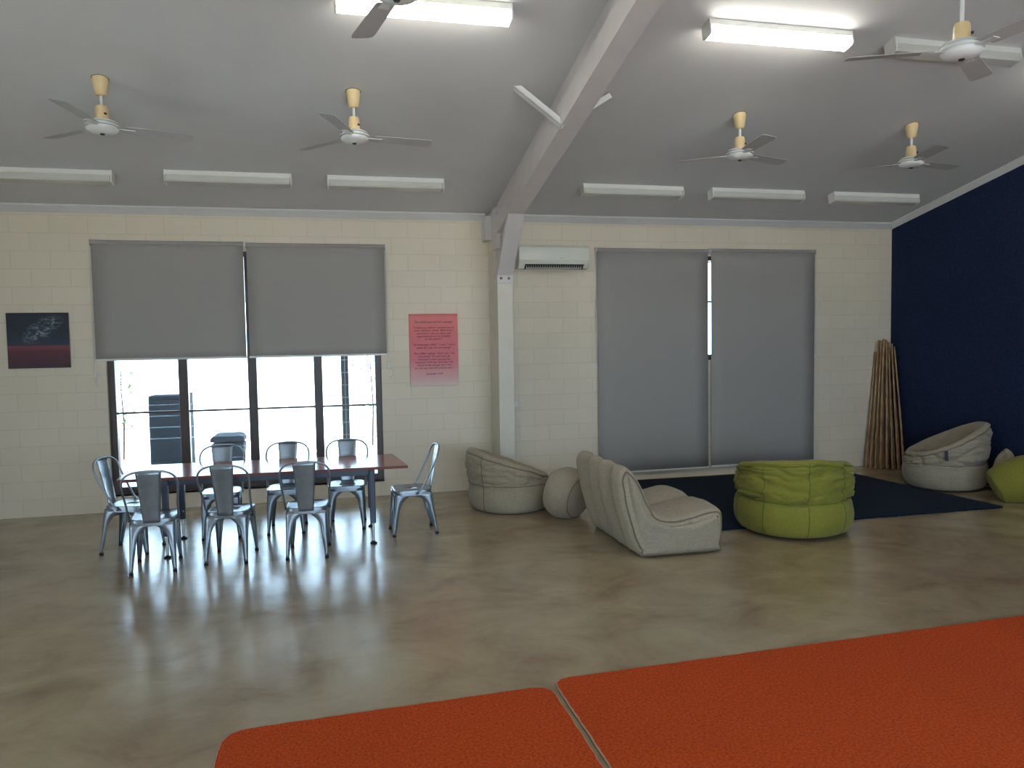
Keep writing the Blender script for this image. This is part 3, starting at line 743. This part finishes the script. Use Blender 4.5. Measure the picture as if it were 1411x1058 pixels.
# double lounger: side profile swept along its width with tufted puffs
def lounger():
    r = empty('double_lounger', (2.95, 6.78, 0), radians(0)); tag(r, 'light grey two seat bean bag lounger with tufted back and piped sides', 'sofa')
    ox, oy = 2.95, 6.78
    key = [(2.60, .004), (2.535, .09), (2.46, .30), (2.41, .50), (2.385, .68), (2.405, .765), (2.455, .80), (2.51, .765), (2.60, .64), (2.685, .47), (2.76, .375), (2.90, .345), (3.06, .37), (3.24, .405), (3.34, .40), (3.39, .34), (3.395, .18), (3.36, .03), (3.30, .004), (2.95, .002)]
    P = spline([(a, b, 0) for a, b in key+[key[0]]], 5)[:-1]
    n = len(P); cxx = sum(p.x for p in P)/n; czz = sum(p.y for p in P)/n
    y0, y1 = 6.12, 7.36; M_ = 73; G = []
    for j in range(M_):
        t = j/(M_-1); y = y0+(y1-y0)*t
        ring = []
        e = min(t, 1-t); rnd = (1-min(1, e/.05))**2*.035
        for i, p in enumerate(P):
            a = P[(i+1) % n]-P[i-1]; nrm = Vector((-a.y, a.x)).normalized()
            if nrm.dot(Vector((p.x-cxx, p.y-czz))) < 0 and i < 40: nrm = -nrm
            nrm = Vector((a.y, -a.x)).normalized()*-1
            u = i/5
            d = 0
            if .5 < u < 17:
                k = 4 if u < 8.5 else 2          # four puffs across the back, two on the seat
                c = abs(sin(pi*k*t)); d += ((.044 if k == 4 else .030)*(c**.5)-.026)*(.45 if 5.2 < u < 9.5 else 1)
                c2 = abs(sin(pi*2*t)); d += .02*(c2**.4)-.02
                if u < 7:                        # horizontal tuft rows
                    for uz in (2.2, 4.2):
                        for tt in (.25, .75):
                            dd = ((u-uz)*.55)**2+((t-tt)*11)**2
                            d -= .05*math.exp(-dd*1.6)
            d -= rnd
            d += .006*noise.noise(Vector((p.x*8, y*8, p.y*8)))
            q = Vector((p.x, p.y))+nrm*d
            ring.append((q.x-ox, y-oy, max(0, q.y)))
        G.append(ring)
    m = MB(); m.grid(G); m2 = []
    # close rings around the profile
    fs = []
    for j in range(M_-1):
        fs.append((j*n+n-1, (j+1)*n+n-1, (j+1)*n, j*n))
    m.f += fs
    # side panels, softly bulged: ruled between the back curve and the seat curve
    def resample(pts, ss):
        L = [0]
        for q in range(1, len(pts)): L.append(L[-1]+(Vector(pts[q])-Vector(pts[q-1])).length)
        out = []
        for s in ss:
            d = s*L[-1]; k = 0
            while k < len(L)-2 and L[k+1] < d: k += 1
            f = (d-L[k])/max(1e-9, L[k+1]-L[k]); out.append(Vector(pts[k]).lerp(Vector(pts[k+1]), min(1, f)))
        return out
    for j, sgn in ((0, -1), (M_-1, 1)):
        ring = G[j]; back = ring[0:31]; front = ring[30:91][::-1]
        NS = 30
        B_ = resample(back, [(i/NS)**1.35 for i in range(NS+1)]); F_ = resample(front, [i/NS for i in range(NS+1)])
        GG = []
        for i in range(NS+1):
            row = []
            for k in range(17):
                v = k/16; q = B_[i].lerp(F_[i], v); si = min(1, i/NS*4)*min(1, (1-i/NS)*5)
                q.y = ring[0][1]+sgn*(.065*(sin(pi*v)**.6)*(max(0, si)**.6)+.008*noise.noise(Vector((q.x*7, sgn, q.z*7)))*sin(pi*v)+.006*noise.noise(Vector((q.x*3, sgn, q.z*20)))*sin(pi*v))
                row.append(q)
            GG.append(row)
        m.grid(GG)
    m.build('cover', GREYF, r, True)
    for j in (1, M_-2):
        off = 5
        MB().tube([G[j][k] for k in range(0, n, 1)], .008, 6, closed=True).build('piping', GREYP, r, True)
    for tt in (.25, .75):
        for uz in (2.2, 4.2):
            q = G[int(round(tt*(M_-1)))][int(uz*5)]
            b = MB().lathe([(.003, -.006), (.013, -.003), (.013, .003), (.003, .006)], seg=12); b.v = [(z+q[0]-.002, x+q[1], y+q[2]) for x, y, z in b.v]; b.build('tuft_button', GREYP, r, True)
    return r
lounger()

# ------------------------------------------------------------ rugs
def rug(name, pts, mat, label, rad=None, h=.014, wob=0, binding=True):
    # pts: polygon corners (ccw); rad: per-corner radius
    out = []
    n = len(pts)
    for i in range(n):
        p = Vector(pts[i]); a = Vector(pts[i-1]); b = Vector(pts[(i+1) % n]); rr = (rad[i] if rad else 0)
        if rr:
            da = (a-p).normalized(); db = (b-p).normalized(); s = p+da*rr; e = p+db*rr
            for k in range(9):
                t = k/8; out.append(s*(1-t)**2+p*2*t*(1-t)+e*t*t)
        else: out.append(p)
    fine = []
    for i in range(len(out)):
        a, b = out[i], out[(i+1) % len(out)]; L = (b-a).length; k = max(1, int(L/.05)) if wob else 1
        for j in range(k):
            q = a.lerp(b, j/k); 
            if wob: q = q+Vector((random.uniform(-wob, wob), random.uniform(-wob, wob)))
            fine.append(q)
    c = sum(fine, Vector((0, 0)))/len(fine)
    r = empty(name, (c.x, c.y, 0)); tag(r, label, 'rug')
    MB().prism([(q.x-c.x, q.y-c.y) for q in fine], 'z', .001, h).build('pile', mat, r)
    if binding: MB().tube([(q.x-c.x, q.y-c.y, h*.5) for q in fine], h*.5, 6, closed=True).build('binding', BIND, r, True)
    return r
rug('area_rug', [(3.72, 6.80), (7.10, 6.80), (6.90, 9.45), (3.80, 9.50)], NAVYR, 'dark navy shaggy rug under the green bean bag', wob=.008, binding=False, h=.02)
rug('area_rug', [(-.56, .6), (1.125, .6), (1.125, 3.965), (-.56, 3.90)], ORANGE, 'smaller bright orange rug at the bottom centre, left of the seam', rad=[0, 0, .12, .14], wob=.003)
rug('area_rug', [(1.165, .6), (6.4, .6), (6.4, 4.17), (1.165, 4.03)], ORANGE, 'large bright orange rug filling the lower right corner', rad=[0, 0, 0, .10], wob=.003)

# ------------------------------------------------------------ bamboo poles
def bamboo(p, q, rad, label, group):
    p, q = Vector(p), Vector(q); L = (q-p).length; pts = []; rr = []
    seg = random.uniform(.18, .27); z = 0; N = 40; side = Vector((random.uniform(-1, 1), random.uniform(-1, 1), 0))*.006
    for i in range(N+1):
        t = i/N; s = t*L
        node = abs(((s+seg*.5) % seg)-seg*.5) < L/N*.6
        pts.append(Vector((0, 0, 0))+(q-p)*t+side*sin(t*pi)); rr.append(rad*(1-.25*t)*(1.14 if node else 1))
    o = MB().tube(pts, rr, 8).build('bamboo_pole', BAMBOO, None, True, loc=p); tag(o, label, 'bamboo pole', group); return o
N = 20
for k in range(N):
    t = k/(N-1)
    row = k % 3
    bx = 7.50+.36*t+random.uniform(-.005, .005); by = 9.52-.30*t-row*.055+random.uniform(-.006, .006)
    tx = 7.70+.25*t+random.uniform(-.004, .004); ty = D-.03-row*.042-.03*t
    h = random.uniform(1.66, 1.86)-.06*abs(t-.4)
    bamboo((bx, by, 0), (tx, ty, h), random.uniform(.014, .018), 'dry brown bamboo pole in the bundle leaning into the far right corner', 'bamboo poles leaning in the corner')

# ------------------------------------------------------------ outside
struct(MB().prism([(D+T, 2.95), (13.1, 2.60), (13.1, 2.68), (D+T, 3.03)], 'x', XL-T, XR+T).build('veranda_roof', TRIMW))
struct(MB().box(-30, 30, D+T, 60, -.15, -.05).build('ground_outside', GROUND))
struct(MB().box(-30, XL-T, -20, D+T, -.15, -.05).build('ground_west', GROUND))
struct(MB().box(XL-T, 30, -30, YB-T, -.15, -.05).build('ground_south', GROUND))
o = MB().box(-.055, .055, -.08, .08, 0, 2.74).build('veranda_post', POSTM, loc=(.215, 12.0, -.05)); tag(o, 'grey block veranda post seen through the right pane of the window', 'post')
o = empty('outdoor_cabinet', (-2.46, 13.0, -.05)); tag(o, 'tall dark grey cabinet standing outside the left window panes', 'cabinet')
MB().box(-.30, .25, -.2, .2, .0, 1.20).build('body', SHEET, o, bevel=.03)
MB().box(.26, .30, -.16, .16, .0, 1.22).build('side_rail', SHEET, o, bevel=.01)
MB().box(-.27, .22, -.215, -.2, .05, 1.13).build('door', SHEET, o, bevel=.006)
o = empty('outdoor_bin', (-1.62, 13.0, -.05)); tag(o, 'squat grey bin with rounded lid outside the window, seen between the chairs', 'bin')
MB().prism([(-.22, 0), (.22, 0), (.25, .40), (-.25, .40)], 'y', -.2, .2).build('body', BINM, o, bevel=.02)
MB().prism([(-.26, .43), (.26, .43), (.25, .50), (.18, .545), (-.18, .545), (-.25, .50)], 'y', -.22, .22).build('lid', BINM, o, bevel=.02)
def sapling(x, y, h, label, seed):
    rnd = random.Random(seed); o = empty('sapling', (x, y, -.05)); tag(o, label, 'sapling', )
    st = MB(); st.tube([(0, 0, 0), (.03, .0, h*.4), (.0, .02, h*.75), (.02, 0, h)], [.02, .016, .01, .006], 6)
    lf = MB()
    for k in range(30):
        z = h*rnd.uniform(.3, 1); a = rnd.uniform(0, 2*pi); L = rnd.uniform(.15, .35)
        e = Vector((L*cos(a), L*sin(a), z+L*.4)); st.tube([(0, 0, z), e], [.006, .003], 5)
        for j in range(7):
            t = rnd.uniform(.3, 1.1); c = Vector((0, 0, z)).lerp(e, t); d = Vector((rnd.uniform(-1, 1), rnd.uniform(-1, 1), rnd.uniform(-.6, .4))).normalized(); n = d.orthogonal().normalized()
            l = .06; lf.add([c, c+d*l*.5+n*.015, c+d*l, c+d*l*.5-n*.015], [(0, 1, 2, 3)])
    st.build('stem', BARK, o, True); lf.build('foliage', LEAF, o)
sapling(-3.55, 14.5, 1.6, 'sapling with sparse leaves outside the left pane of the window', 1)
sapling(.75, 14.8, 1.9, 'thin sapling outside the right end of the window', 2)
